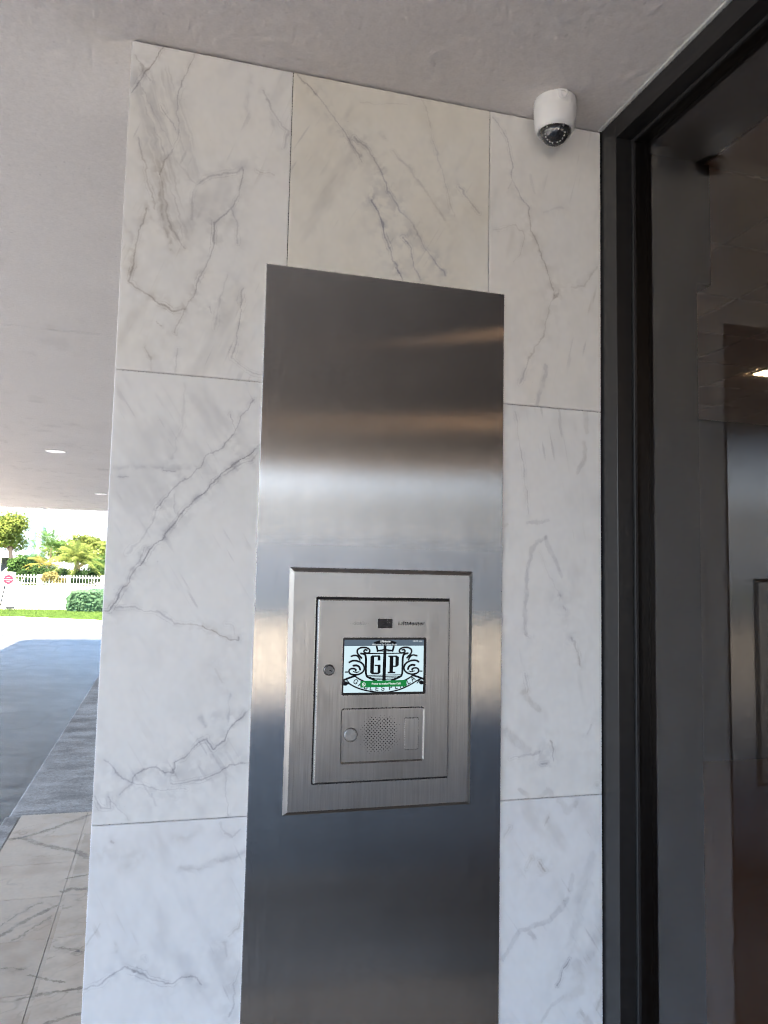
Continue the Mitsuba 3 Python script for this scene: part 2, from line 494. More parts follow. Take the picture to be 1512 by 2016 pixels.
def loft(rings):
    """Side faces through rings [(points (n, 2) in (x, z), y), ...], counterclockwise seen from the front (-y)."""
    n, v, f = len(rings[0][0]), [], []
    for pts, y in rings:
        v += [(q[0], y, q[1]) for q in pts]
    for k in range(len(rings) - 1):
        for i in range(n):
            a, b = k * n + i, k * n + (i + 1) % n
            f += [(a, b, b + n), (a, b + n, a + n)]
    return trimesh.Trimesh(np.array(v, float), np.array(f), process=False)


def flat(poly, y):
    """One-sided sheet facing -y."""
    out = []
    for g in polys(poly):
        v, f = trimesh.creation.triangulate_polygon(g, engine='earcut')
        out.append(trimesh.Trimesh(np.stack([v[:, 0], np.full(len(v), y), v[:, 1]], 1), f, process=False))
    return join(*out)


def steel_uv(m):
    v = np.asarray(m.vertices)
    return np.stack([v[:, 0] + v[:, 1], v[:, 2] + .37 * v[:, 1]], 1)


def lathe(profile, n=40, at=(0, 0, 0)):
    """Profile [(r, z), ...] turned about z."""
    pr, a = np.array(profile, float), np.linspace(0, 2 * np.pi, n, endpoint=False)
    v = np.stack([pr[:, None, 0] * np.cos(a), pr[:, None, 0] * np.sin(a), np.repeat(pr[:, 1:], n, 1)], -1).reshape(-1, 3) + np.array(at)
    i, j = np.meshgrid(np.arange(len(pr) - 1), np.arange(n), indexing='ij')
    p, q = i * n + j, i * n + (j + 1) % n
    f = np.stack([p, q, q + n, p + n], -1).reshape(-1, 4)
    return trimesh.Trimesh(v, np.vstack([f[:, [0, 1, 2]], f[:, [0, 2, 3]]]), process=False)


def tube(pts, radii, n=8):
    p = np.asarray(pts, float)
    r = np.broadcast_to(radii, (len(p),))
    t = np.gradient(p, axis=0)
    t /= np.linalg.norm(t, axis=1, keepdims=True)
    a = np.cross(t, [0.31, 0.92, 0.24])
    a /= np.linalg.norm(a, axis=1, keepdims=True)
    b, ang = np.cross(t, a), np.arange(n) * 2 * np.pi / n
    v = p[:, None] + r[:, None, None] * (np.cos(ang)[None, :, None] * a[:, None] + np.sin(ang)[None, :, None] * b[:, None])
    i, j = np.meshgrid(np.arange(len(p) - 1), np.arange(n), indexing='ij')
    q = np.stack([i * n + j, i * n + (j + 1) % n, (i + 1) * n + (j + 1) % n, (i + 1) * n + j], -1).reshape(-1, 4)
    caps = [[0, k + 1, k] for k in range(1, n - 1)] + [[(len(p) - 1) * n, (len(p) - 1) * n + k, (len(p) - 1) * n + k + 1] for k in range(1, n - 1)]
    return trimesh.Trimesh(v.reshape(-1, 3), np.vstack([q[:, [0, 1, 2]], q[:, [0, 2, 3]], caps]), process=False)


def sheet(x0, x1, y0, y1, z, nx=1, ny=1):
    X, Y = np.meshgrid(np.linspace(x0, x1, nx + 1), np.linspace(y0, y1, ny + 1), indexing='ij')
    v = np.stack([X.ravel(), Y.ravel(), np.full(X.size, z)], 1)
    i, j = np.meshgrid(np.arange(nx), np.arange(ny), indexing='ij')
    a = i * (ny + 1) + j
    q = np.stack([a, a + ny + 1, a + ny + 2, a + 1], -1).reshape(-1, 4)
    return trimesh.Trimesh(v, np.vstack([q[:, [0, 1, 2]], q[:, [0, 2, 3]]]), process=False)


def leaves(points, normals, size, spread=.7, r=rng):
    """A pointed leaf of two triangles at every point, facing roughly along its normal."""
    k = len(points)
    nr = normals + r.normal(0, spread, (k, 3))
    nr /= np.linalg.norm(nr, axis=1, keepdims=True)
    d = np.cross(nr, r.normal(0, 1, (k, 3)))
    d /= np.linalg.norm(d, axis=1, keepdims=True)
    w = np.cross(nr, d)
    s = (size * r.uniform(.6, 1.3, k))[:, None]
    v = np.stack([points - d * s * .5, points + w * s * .28, points + d * s * .5, points - w * s * .28], 1).reshape(-1, 3)
    a = np.arange(k)[:, None] * 4
    return trimesh.Trimesh(v, np.vstack([a + [[0, 1, 2]], a + [[0, 2, 3]]]), process=False)


# ---------------------------------------------------------------- marble wall and its slabs
XL, XR, ZC = -0.418, 1.067, 3.05
wall = thing('marble_wall', 'white marble clad wall with grey veins behind the steel plate', 'wall')
obj('core', cbox(XL + .012, XR - .003, .006, .40, 0, ZC - .003), 'mat_joint', wall)
G = .0011
cols, rows = (XL, .0388, .671, XR), (0.0, .9014, 2.1014, ZC - .004)
slab_note = {(0, 2): 'top left slab with a feathery grey patch', (0, 1): 'left slab crossed by a dark diagonal vein', (0, 0): 'bottom left slab, bluish white with one wandering vein',
             (1, 2): 'cream slab with steep grey veins above the steel plate', (2, 2): 'right slab under the security camera with one long thin vein',
             (2, 1): 'right slab with an arch shaped grey vein', (2, 0): 'bottom right slab with cloudy grey streaks'}
slab_mat = {(0, 2): 0, (0, 1): 1, (0, 0): 2, (1, 2): 3, (2, 2): 4, (2, 1): 5, (2, 0): 6, (1, 1): 3, (1, 0): 2}
for i in range(3):
    for j in range(3):
        m = cbox(cols[i] + (G if i else 0), cols[i + 1] - (G if i < 2 else 0), 0 + .0006 * ((i * 2 + j) % 3), .03, rows[j] + G * .7, rows[j + 1] - G * .7, .0016)
        obj('marble_slab', m, M_SLAB[slab_mat[i, j]], wall, label=slab_note.get((i, j)))
        if i == 0:
            obj('edge_slab', cbox(XL + .0005, XL + .02, .031, .40, rows[j] + G, rows[j + 1] - G, .0015), M_SLAB[slab_mat[i, j]], wall)

# ---------------------------------------------------------------- steel cover plate
PX0, PX1, PZ0, PZ1 = -.0206, .7225, .06, 2.448
sp = thing('steel_plate', 'tall brushed stainless steel plate covering the middle of the marble wall', 'metal plate')
pm = join(loft([(rrect(PX0, PX1, PZ0, PZ1, 0), -.0005), (rrect(PX0, PX1, PZ0, PZ1, 0), -.0034), (rrect(PX0 + .0008, PX1 - .0008, PZ0 + .0008, PZ1 - .0008, 0), -.0042)]),
          flat(sbox(PX0 + .0008, PZ0 + .0008, PX1 - .0008, PZ1 - .0008), -.0042))
del labels[sp]
COUNT['steel_plate'] = 0
tag(obj('steel_plate', pm, M_PLATE, None, uv=steel_uv(pm)), 'tall brushed stainless steel plate covering the middle of the marble wall', 'metal plate')

# ---------------------------------------------------------------- intercom panel
ic = thing('intercom_panel', 'stainless steel intercom panel with a lit crest screen, set into the steel plate', 'intercom')
FX0, FX1, FZ0, FZ1 = .0735, .6255, .899, 1.5785
OX0, OX1, OZ0, OZ1 = .1500, .5515, .9795, 1.4972
B = .0125
outer, inner = rrect(FX0, FX1, FZ0, FZ1, 0), rrect(FX0 + B, FX1 - B, FZ0 + B * .8, FZ1 - B, 0)
opening = rrect(OX0, OX1, OZ0, OZ1, .004)
fm = join(loft([(outer, -.0043), (outer, -.0052), (inner, -.0125)]), flat(Polygon(inner, [opening[::-1]]), -.0125),
          loft([(opening[::-1], -.0125), (opening[::-1], -.006)]))
obj('surround_frame', fm, M_FRAME, ic, uv=steel_uv(fm))
obj('gap_lining', flat(sbox(OX0 - .002, OZ0 - .002, OX1 + .002, OZ1 + .002), -.0055), 'mat_black_matt', ic)
# door: softly rounded edges, three cut-outs
DX0, DX1, DZ0, DZ1, YD = .1545, .5500, .9815, 1.4925, -.022
def ring(o, r=.004):
    return rrect(DX0 + o, DX1 - o, DZ0 + o, DZ1 - o, max(r - o, .0006))
scr, cam_w, rec = (.2284, .4767, 1.2224, 1.3833), (.3294, .3727, 1.4103, 1.4366), (.2278, .4749, 1.0336, 1.1863)
face = Polygon(ring(.0055, .006), [rrect(scr[0], scr[1], scr[2], scr[3], .004)[::-1], rrect(cam_w[0], cam_w[1], cam_w[2], cam_w[3], .001)[::-1], rrect(*rec, .008)[::-1]])
# microphone: tiny staggered holes that thin out sideways
mic = []
for a in range(-13, 14):
    for b in range(-2, 3):
        if (a + b) % 2 == 0 and abs(a) / 14 + abs(b) / 4 < 1.0:
            mic.append(Point(.275 + a * .0021, 1.4235 + b * .0021).buffer(.00062 if abs(a) > 5 else .0008, quad_segs=2))
face = face.difference(unary_union(mic))
dm = join(loft([(ring(0), -.006), (ring(0), -.0165), (ring(.0012), -.0195), (ring(.003), -.0213), (ring(.0055), YD)]), flat(face, YD),
          loft([(rrect(*rec, .008)[::-1], YD), (rrect(rec[0] + .001, rec[1] - .001, rec[2] + .0012, rec[3] - .001, .0075)[::-1], YD + .0012),
                (rrect(rec[0] + .0035, rec[1] - .0035, rec[2] + .0045, rec[3] - .0035, .006)[::-1], YD + .0042)]))
door = obj('door', dm, M_DOOR, ic, uv=steel_uv(dm))
obj('backing', flat(sbox(DX0 + .003, DZ0 + .003, DX1 - .003, DZ1 - .003).difference(sbox(rec[0] - .003, rec[2] - .003, rec[1] + .003, rec[3] + .003)), YD + .004), 'mat_black_matt', door)
# call panel inside the recess, with real holes
holes = []
gx, gz, pit = .3446, 1.1114, .0104
for a in range(-13, 14):
    for b in range(-13, 14):
        if (a + b) % 2:
            continue
        hx, hz = a * pit / 2, b * pit / 2
        d = max(abs(hx) * .98, abs(hz), (abs(hx) + abs(hz)) * .64) / .051
        if d < 1.12:
            holes.append(Point(gx + hx, gz + hz).buffer(.0019 if d < .88 else .0013 if d < .98 else .0006, quad_segs=2))
rd = (.4167, .4575, 1.0663, 1.1544)
cp = sbox(rec[0] + .003, rec[2] + .003, rec[1] - .003, rec[3] - .003).difference(unary_union(holes))
cm = flat(cp, YD + .0042)
obj('call_panel', cm, M_DOOR, door, uv=steel_uv(cm), label='recessed call panel with a button, a perforated speaker grille and a plain plate')
obj('speaker_cavity', flat(sbox(gx - .062, gz - .062, gx + .062, gz + .062), YD + .0075), 'mat_black_matt', door)
bt = lathe([(.0198, 0), (.0198, .001), (.0187, .0035), (.0172, .0046), (.0155, .0048), (.0150, .0042), (.0, .0042)], 40)
bt.apply_transform(trimesh.transformations.rotation_matrix(math.pi / 2, [1, 0, 0]))
bt.apply_translation((.2578, YD + .0042, 1.1123))
obj('call_button', bt, 'mat_button_steel', door, smooth=30)
rm = join(loft([(rrect(rd[0], rd[1], rd[2], rd[3], .002), YD + .0042), (rrect(rd[0], rd[1], rd[2], rd[3], .002), YD + .0036), (rrect(rd[0] + .0008, rd[1] - .0008, rd[2] + .0008, rd[3] - .0008, .0015), YD + .0030)]),
          flat(Polygon(rrect(rd[0] + .0008, rd[1] - .0008, rd[2] + .0008, rd[3] - .0008, .0015)), YD + .0030))
obj('cover_tab', rm, M_FRAME, door, uv=steel_uv(rm))
obj('cover_tab_shadow_gap', flat(Polygon(rrect(rd[0] - .0009, rd[1] + .0009, rd[2] - .0009, rd[3] + .0009, .002)), YD + .0040), 'mat_black_matt', door)
# lock
lk = lathe([(.0158, 0), (.0158, .002), (.0150, .0045), (.0128, .0056), (.0118, .0050), (.0, .0050)], 36)
lk.apply_transform(trimesh.transformations.rotation_matrix(math.pi / 2, [1, 0, 0]))
lk.apply_translation((.1899, YD, 1.2934))
lock = obj('lock', lk, 'mat_lock_steel', door, smooth=30)
obj('lock_key_slot', plate(affinity.rotate(sbox(.1905, 1.2922, .1985, 1.2946), -20, origin=(.1899, 1.2934)), YD - .0054, YD - .004), 'mat_black_matt', door)
# camera window and brand lettering
obj('camera_window', plate(sbox(cam_w[0] - .0005, cam_w[2] - .0005, cam_w[1] + .0005, cam_w[3] + .0005), YD + .0005, YD + .003), 'mat_black_gloss', door)
cl = lathe([(.0042, 0), (.0040, .0008), (.003, .0011), (0, .0012)], 20)
cl.apply_transform(trimesh.transformations.rotation_matrix(math.pi / 2, [1, 0, 0]))
cl.apply_translation((.3480, YD + .0006, 1.4232))
obj('camera_lens', cl, 'mat_black_gloss', door, smooth=40)
obj('camera_window_divider', plate(sbox(.3566, 1.4110, .3572, 1.4360).union(sbox(.3632, 1.4255, .3650, 1.4268)), YD + .0001, YD + .0008), 'mat_lock_steel', door)


def words(text, height, x, z, y, center=True, bold=False, rot=0, sx=1.0, dep=.0004):
    m = meshkit.text_mesh(text, height, dep, bold)
    v = np.array(m.vertices)
    v[:, 0] *= sx
    if center:
        v[:, 0] -= (v[:, 0].min() + v[:, 0].max()) / 2
    c, s = math.cos(math.radians(rot)), math.sin(math.radians(rot))
    X, Z = v[:, 0] * c - v[:, 1] * s, v[:, 0] * s + v[:, 1] * c
    return trimesh.Trimesh(np.stack([x + X, y - v[:, 2], z + Z], 1), m.faces, process=False)


bm = words('LıftMaster', .0094, .4304, 1.4193, YD + .0001, True, True, 0, 1.0, .0006)
ww = np.ptp(bm.vertices[:, 0])
bm.vertices[:, 0] = .4304 + (bm.vertices[:, 0] - .4304) * (.0790 / ww)
obj('brand_lettering', bm, 'mat_ink', door, label='black maker lettering LiftMaster to the right of the camera window')

# ---------------------------------------------------------------- screen with the crest
YS = YD + .0012
screen = obj('screen', join(flat(Polygon(rrect(scr[0] - .001, scr[1] + .001, scr[2] - .001, scr[3] + .001, .004), [rrect(.2326, .4696, 1.2288, 1.3771, .001)[::-1]]), YD + .0002)), 'mat_black_gloss', ic,
             label='lit touch screen with a black crest on pale blue')
E_ = 2.0 ** -exposure
def lit(r, g, b, k=1.0):
    f = lambda c: ((c / 255 + .055) / 1.055) ** 2.4
    return light((f(r) * E_ * k, f(g) * E_ * k, f(b) * E_ * k))


def du(x, y):
    return np.array([.2326 + (x - 138) * 1.896e-4, 1.3771 - (y - 78) * 1.793e-4])


def dpoly(pts):
    return Polygon([du(*q) for q in pts])


def dline(pts, w, soft=True):
    """A stroke through the points, smoothed; widths in the same units, one or one per end."""
    p = np.array(pts, float)
    if soft and len(p) > 2:
        for _ in range(2):
            q = np.empty((2 * len(p), 2))
            q[0], q[-1] = p[0], p[-1]
            q[1:-1:2], q[2:-1:2] = p[:-1] * .75 + p[1:] * .25, p[:-1] * .25 + p[1:] * .75
            p = q
    L = LineString([du(*q) for q in p])
    return L.buffer(w * 1.25 / 2 * 1.85e-4, quad_segs=4)


def mirror(pts):
    return [(1530 - x, y) for x, y in pts]


shapes = [dpoly([(592, 116), (690, 86), (765, 79), (850, 86), (952, 116), (930, 142), (606, 142)]), dpoly([(748, 85), (792, 85), (790, 720), (738, 720)]),
          dline([(470, 293), (1060, 293)], 13, False), dline([(650, 255), (895, 255)], 13, False), dline([(650, 252), (765, 228), (895, 252)], 14, False),
          dline([(630, 140), (655, 255)], 24, False), dline([(918, 140), (890, 255)], 24, False)]
half = [([(398, 293), (445, 300), (476, 330), (478, 480), (480, 640), (520, 668), (640, 720)], 25),
        ([(405, 365), (345, 300), (332, 240), (380, 203), (450, 195), (515, 215), (540, 255), (515, 288), (470, 288), (436, 262), (455, 233), (488, 240)], 21),
        ([(250, 335), (300, 318), (350, 330), (385, 395)], 20), ([(410, 362), (375, 325), (352, 300)], 18),
        ([(222, 430), (262, 404), (330, 405), (400, 430), (445, 475)], 22),
        ([(330, 405), (420, 440), (458, 510), (448, 565), (405, 605), (340, 628), (270, 622), (225, 600), (215, 560), (240, 530), (290, 525), (330, 545), (322, 560)], 21),
        ([(285, 482), (335, 476), (378, 502), (390, 545)], 25), ([(288, 573), (330, 590), (372, 577)], 13), ([(165, 580), (197, 580)], 16),
        ([(140, 705), (220, 672), (318, 640)], 24), ([(305, 640), (380, 695), (470, 735)], 18), ([(190, 705), (240, 768)], 13),
        ([(150, 760), (175, 735), (200, 755), (175, 780), (150, 770)], 26)]
for pts, w in half:
    shapes += [dline(pts, w), dline(mirror(pts), w)]
shapes.append(dline([(140, 722), (230, 762), (330, 822), (480, 872), (640, 900), (770, 906), (900, 897), (1060, 852), (1200, 784), (1300, 720), (1388, 690)], 17))
for y, a in ((638, 500), (660, 540), (684, 575), (706, 615)):
    shapes.append(dline([(a, y), (1530 - a, y - 6)], 9, False))
G_ = [[(545, 345), (572, 322), (602, 322), (602, 618), (572, 618), (545, 596)], [(572, 322), (688, 322), (700, 340), (700, 404), (660, 404), (660, 348), (572, 348)],
      [(572, 618), (675, 618), (706, 596), (706, 472), (612, 472), (612, 490), (662, 490), (662, 592), (572, 592)]]
P_ = [[(850, 330), (905, 330), (900, 602), (845, 602)], [(824, 328), (955, 328), (992, 352), (992, 480), (958, 508), (902, 508), (902, 488), (938, 488), (938, 350), (824, 350)],
      [(820, 586), (938, 586), (938, 607), (820, 607)]]
shapes += [dpoly(q) for q in G_ + P_]
frame_px = sbox(.2328, 1.2290, .4694, 1.3769)
crest = unary_union([s.buffer(0) for s in shapes]).intersection(frame_px)
green_bar = dpoly([(398, 722), (1120, 716), (1120, 818), (398, 824)])
letters = []
for ch, x, y, a in (('G', 306, 762, -36), ('A', 388, 812, -25), ('B', 478, 850, -15), ('L', 566, 868, -9), ('E', 655, 876, -3), ('S', 748, 878, 0), ('P', 872, 866, 5),
                    ('L', 966, 852, 9), ('A', 1050, 834, 15), ('Z', 1108, 805, 22), ('L', 1168, 775, 28), ('A', 1238, 728, 33)):
    q = du(x, y)
    letters.append(words(ch, .0135, q[0], q[1], YS - .00030, True, True, a, 1.0, .0002))
gb = np.array([np.array(c) for c in (du(398, 722), du(1120, 818))])
obj('screen__display', flat(frame_px, YS + .0002), 'mat_ink', ic, **lit(214, 240, 248))
obj('screen__status_bar', plate(dpoly([(140, 78), (1390, 78), (1390, 175), (140, 175)]), YS - .0001, YS + .0001), 'mat_ink', ic, **lit(92, 108, 122))
obj('screen__crest', join(plate(crest, YS - .0003, YS - .0001), *letters), 'mat_ink', ic, label='black crest with a lantern, scrolls, a shield lettered GP and a banner GABLES PLAZA')
obj('screen__call_bar', plate(green_bar, YS - .0006, YS - .0004), 'mat_ink', ic, label='green bar reading Press to make Phone Call', **lit(20, 128, 62))
cx, cz = du(450, 776)
icon = Point(cx, cz).buffer(29 * 1.85e-4, quad_segs=8).difference(Point(cx, cz).buffer(22 * 1.85e-4, quad_segs=8)).union(dline([(438, 760), (440, 780), (464, 790)], 9))
t = lambda s, h, x, y, b=False: words(s, h, *du(x, y), YS - .0007, True, b, 0, 1.0, .0002)
obj('screen__lettering', join(plate(icon, YS - .0009, YS - .0007), t('LiftMaster', .0050, 775, 117, True), t('Welcome To Gables Plaza', .0043, 760, 164), t('10:09 a.m.', .0043, 1285, 112), t('Press to make Phone Call', .0052, 800, 782, True)),
    'mat_ink', ic, label='white lettering on the screen', **lit(240, 246, 246))

# ---------------------------------------------------------------- canopy
CY0, CY1, CX0 = -8.6, 17.5, -4.35
can = thing('canopy', 'grey stucco canopy over the driveway and the entrance', 'canopy')
CXR = 1.0670
obj('soffit', join(sheet(CX0, CXR, CY0, 2.91, ZC)), M_STUCCO, can, label='rough grey stucco underside of the canopy')
obj('soffit', sheet(CX0, CXR, 2.9118, CY1, ZC), M_STUCCO, can, label='far field of the stucco underside beyond the joint')
obj('soffit_joint', cbox(CX0, CXR, 2.908, 2.916, ZC + .004, ZC + .012), 'mat_joint', can)
obj('slab', cbox(CX0 + .004, 9.0, CY0 + .004, CY1 - .004, ZC + .02, ZC + .5), 'mat_white_wall', can)
obj('fascia', cbox(CX0 - .03, 9.0, CY1 - .003, CY1 + .12, ZC - .012, ZC + .52, .006), 'mat_white_wall', can)
obj('fascia', cbox(CX0 - .03, 9.0, CY0 - .12, CY0 + .003, ZC - .012, ZC + .52, .006), 'mat_white_wall', can)
obj('fascia', cbox(CX0 - .12, CX0 + .003, CY0, CY1, ZC - .0125, ZC + .52, .006), 'mat_white_wall', can)


def soffit_light(x, y, label):
    k = thing('soffit_light', label, 'ceiling light', None)
    obj('trim_ring', lathe([(.128, ZC), (.129, ZC - .003), (.126, ZC - .0055), (.119, ZC - .0055), (.117, ZC - .003)], 40, (x, y, 0)), 'mat_camera_seam', k, smooth=40)
    obj('lens', lathe([(0, ZC - .0095), (.08, ZC - .0085), (.119, ZC - .006)], 40, (x, y, 0)), 'mat_white_paint', k, smooth=True, **light((.019, .0185, .018)))


soffit_light(-1.62, 8.12, 'round white recessed canopy light, the nearer one with its whole disc in view')
soffit_light(-1.47, 13.37, 'round white recessed light near the far canopy edge, cut by the marble wall')

# ---------------------------------------------------------------- security camera
kx, ky = .846, -.100
kc = thing('security_camera', 'white dome security camera under the canopy beside the dark window frame', 'security camera')
obj('housing', lathe([(.0, ZC - .001), (.0640, ZC - .001), (.0650, ZC - .006), (.0655, ZC - .032), (.0652, ZC - .0338), (.0640, ZC - .0345), (.0652, ZC - .0352), (.0655, ZC - .037), (.0648, ZC - .060), (.0628, ZC - .079), (.0590, ZC - .090), (.0575, ZC - .0945), (.0575, ZC - .090)], 56, (kx, ky, 0)), 'mat_camera_white', kc, smooth=35)
obj('dome_ring', lathe([(.0570, ZC - .0925), (.0572, ZC - .0985), (.0555, ZC - .1015), (.0520, ZC - .1025), (.0500, ZC - .1005), (.0495, ZC - .0950)], 56, (kx, ky, 0)), 'mat_camera_white', kc, smooth=35)
plug_n = np.array([-.14, -.99, 0.0])
plug_n /= np.linalg.norm(plug_n)
plug_u = np.array([-plug_n[1], plug_n[0], 0])
def on_side(poly, d0, d1):
    out = []
    for g in polys(poly):
        m = trimesh.creation.extrude_polygon(g, d1 - d0, engine='earcut')
        v = m.vertices
        out.append(trimesh.Trimesh(np.array([kx, ky, 0]) + v[:, :1] * plug_u + (v[:, 2:] + d0) * plug_n + np.array([0, 0, 1]) * v[:, 1:2], m.faces, process=False))
    return join(*out)
plug = unary_union([sbox(-.0135, ZC - .018, .0135, ZC - .003), Point(0, ZC - .018).buffer(.0135)])
obj('cable_plug', on_side(plug, .052, .0695), 'mat_camera_white', kc)
pl2 = unary_union([sbox(-.0095, ZC - .017, .0095, ZC - .004), Point(0, ZC - .017).buffer(.0095)])
obj('cable_plug_cap', on_side(pl2, .060, .0722), 'mat_camera_white', kc)
obj('cable_plug_slot', on_side(sbox(-.006, ZC - .0125, .006, ZC - .0105), .068, .0726), 'mat_camera_seam', kc)
cd = np.array([kx, ky, ZC - .0965])
look = np.array([-.36, -.72, -.60])
look /= np.linalg.norm(look)
ball = trimesh.creation.icosphere(4, .0435)
ball.apply_translation(cd)
eye = obj('eyeball', ball, 'mat_black_matt', kc, smooth=True)
au = np.cross(look, [0, 0, 1.0])
au /= np.linalg.norm(au)
av = np.cross(au, look)
def on_ball(th, ph, r):
    return cd + r * (look * math.cos(th) + (au * math.cos(ph) + av * math.sin(ph)) * math.sin(th))
led = []
for deg in (-75, -58, -40, -22, -4, 35, 145, 184, 202, 220, 238, 255):
    s = trimesh.creation.icosphere(2, .0027)
    s.apply_translation(on_ball(math.radians(43), math.radians(deg), .0432))
    led.append(s)
for s in led:
    obj('infrared_led', s, 'mat_led', kc, smooth=True)
ln = lathe([(.0165, 0), (.0165, .004), (.0135, .0065), (.0115, .0050), (.006, .0066), (0, .0072)], 30)
M4 = np.eye(4)
M4[:3, 0], M4[:3, 1], M4[:3, 2], M4[:3, 3] = np.cross(av, look), av, look, cd + look * .0400
ln.apply_transform(M4)
obj('lens', ln, 'mat_black_gloss', kc, smooth=35)
an = np.linspace(0, math.pi / 2, 14)
obj('dome_cover', lathe([(.0500 * math.cos(a), ZC - .0985 - .0500 * math.sin(a)) for a in an], 48, (kx, ky, 0)), 'mat_clear', kc, smooth=True)

# ---------------------------------------------------------------- dark glazed entrance on the right
XG, HZ = 1.133, 2.977
gw = thing('glass_wall', 'dark bronze framed glass wall of the entrance on the right', 'glass wall')
obj('jamb', cbox(XR + .0002, XG + .05, -.092, -.018, 0.02, ZC - .006, .0012), 'mat_bronze', gw)
obj('jamb_seal', cbox(XR + .0045, XG + .05, -.0175, .02, 0.02, ZC - .006), 'mat_gasket', gw)
obj('head', cbox(XR + .0002, XG + .05, -5.6, -.0925, HZ, ZC - .006, .0012), 'mat_bronze', gw)
obj('sill', cbox(XR + .0002, XG + .05, -5.6, -.0925, .02, .14, .0012), 'mat_bronze', gw)
obj('ceiling_caulk', loft([(np.array([(0, 0), (1, 0), (1, 1), (0, 1)]) * .001, 0)] * 2) if False else cbox(XR - .011, XR + .003, -5.6, -.004, ZC - .0052, ZC + .001, .002), 'mat_caulk', gw)
obj('glazing_bead', cbox(XG - .012, XG - .0004, -.103, -.0922, .141, HZ - .0005, .0015), 'mat_gasket', gw)
obj('glazing_bead', cbox(XG - .012, XG - .0004, -1.70, -.1032, HZ - .011, HZ - .0002, .0015), 'mat_gasket', gw)
for y0, y1 in ((-1.70, -.0935), (-3.65, -1.78), (-5.6, -3.73)):
    q = np.array([(XG, y0, .13), (XG, y1, .13), (XG, y1, HZ + .01), (XG, y0, HZ + .01)])
    obj('pane', (q, np.array([[0, 2, 1], [0, 3, 2]])), 'mat_tinted_glass', gw)
for y in (-1.74, -3.69, -5.62):
    obj('mullion', cbox(XR + .001, XG + .05, y - .039, y + .039, .141, HZ - .001, .0012), 'mat_bronze', gw)

# lobby behind the glass
LX, LY0, LY1 = 6.4, -7.5, 3.75
obj('lobby_floor', sheet(XG - .02, LX, LY0, LY1, .012), 'mat_lobby_floor', None, kind='structure')
lc = obj('lobby_ceiling', cbox(XG + .03, LX, LY0, LY1, ZC + .018, ZC + .03), 'mat_lobby_grid', None, kind='structure')
P_T = .52
lamps = [(2.802, -.814), (3.123, -4.314), (4.387, -3.141), (5.435, -6.14), (3.75, 2.24)]
x = 1.53
while x < LX - .1:
    y = LY1 - .02
    while y > LY0 + .2:
        if y > -3.2 and x < 5.6:
            c = cbox(x + .009, min(x + P_T, LX) - .009, y - P_T + .009, y - .009, ZC + .006, ZC + .0175, .003)
            obj('ceiling_tile', c, 'mat_lobby_tile', lc)
        y -= P_T
    x += P_T
obj('lobby_wall', cbox(XG + .05, LX, LY1, LY1 + .1, 0, ZC + .02), 'mat_lobby_wall', None, kind='structure')
obj('lobby_wall', cbox(LX, LX + .1, LY0, LY1, 0, ZC + .02), 'mat_lobby_wall', None, kind='structure')
obj('lobby_wall', cbox(XG - .05, LX, LY0 - .1, LY0, 0, ZC + .02), 'mat_lobby_wall', None, kind='structure')
obj('lobby_wall', cbox(XR + .06, XG + .1, LY0, -5.67, 0, ZC + .02), 'mat_lobby_wall', None, kind='structure')
# the inner end of the marble wall: a dark return, wider at the top
obj('lobby_return', join(cbox(XG + .052, 1.535, .05, .30, 2.60, ZC - .01), cbox(XG + .052, 1.475, .05, .30, 0, 2.60)), 'mat_lobby_dark', None, kind='structure')
obj('lobby_return', cbox(XG - .06, XG + .05, .021, LY1, 0, ZC + .02), 'mat_lobby_dark', None, kind='structure')
obj('lobby_bulkhead', cbox(XG + .052, 1.515, -7.4, .30, ZC - .008, ZC + .017), 'mat_lobby_dark', None, kind='structure')
LAMP = ['lobby downlight nearest the marble wall, its glow a long streak high on the steel plate', 'lobby downlight whose glow is the short streak left of centre on the steel plate',
        'lobby downlight whose glow is the short streak at the right edge of the steel plate', 'farthest lobby downlight, its glow the lowest streak on the steel plate',
        'bright square downlight in the lobby ceiling seen at the right edge of the glass']
for k, (x, y) in enumerate(lamps):
    d = thing('lobby_downlight', LAMP[k], 'ceiling light', 'lit downlights in the lobby ceiling')
    a = (.05, .032, .028, .04, .055)[k]
    obj('trim', cbox(x - a - .015, x + a + .015, y - a - .015, y + a + .015, ZC + .001, ZC + .0055, .001), 'mat_lobby_grid', d)
    obj('lamp', cbox(x - a, x + a, y - a, y + a, ZC - .003, ZC + .0005), 'mat_lobby_grid', d, **light((14, 10, 6.6) if k < 4 else (10, 8.4, 5.6)))
# ---------------------------------------------------------------- ground, road, walkway
ZR = -.12
obj('ground', sheet(-400, 400, -400, 600, ZR - .06), 'mat_terrain', None, kind='structure')
obj('road', sheet(-30, 40, -9.6, 30, ZR, 40, 40), M_ROAD, None, kind='structure')
obj('paving', sheet(-60, 60, -60, -9.6, ZR - .004), 'mat_pale_paving', None, kind='structure')
obj('side_road', sheet(-60, -30, -9.6, 30, ZR - .004), M_ROAD, None, kind='structure')
WX0, WX1, WY0, WY1 = -1.07, 1.06, -.86, 3.345
wk = obj('walkway', join(cbox(WX0 + .002, -.1, .4, WY1 - .002, ZR - .05, -.012), cbox(WX0 + .002, WX1, WY0 + .002, .4, ZR - .05, -.012)), 'mat_joint', None, kind='structure')
ys = [WY1, 2.887, 2.428, 1.966, 1.505, 1.05, .59, .13, -.33, WY0]
xs = [WX0, -.668, -.21, .25, .71, WX1]
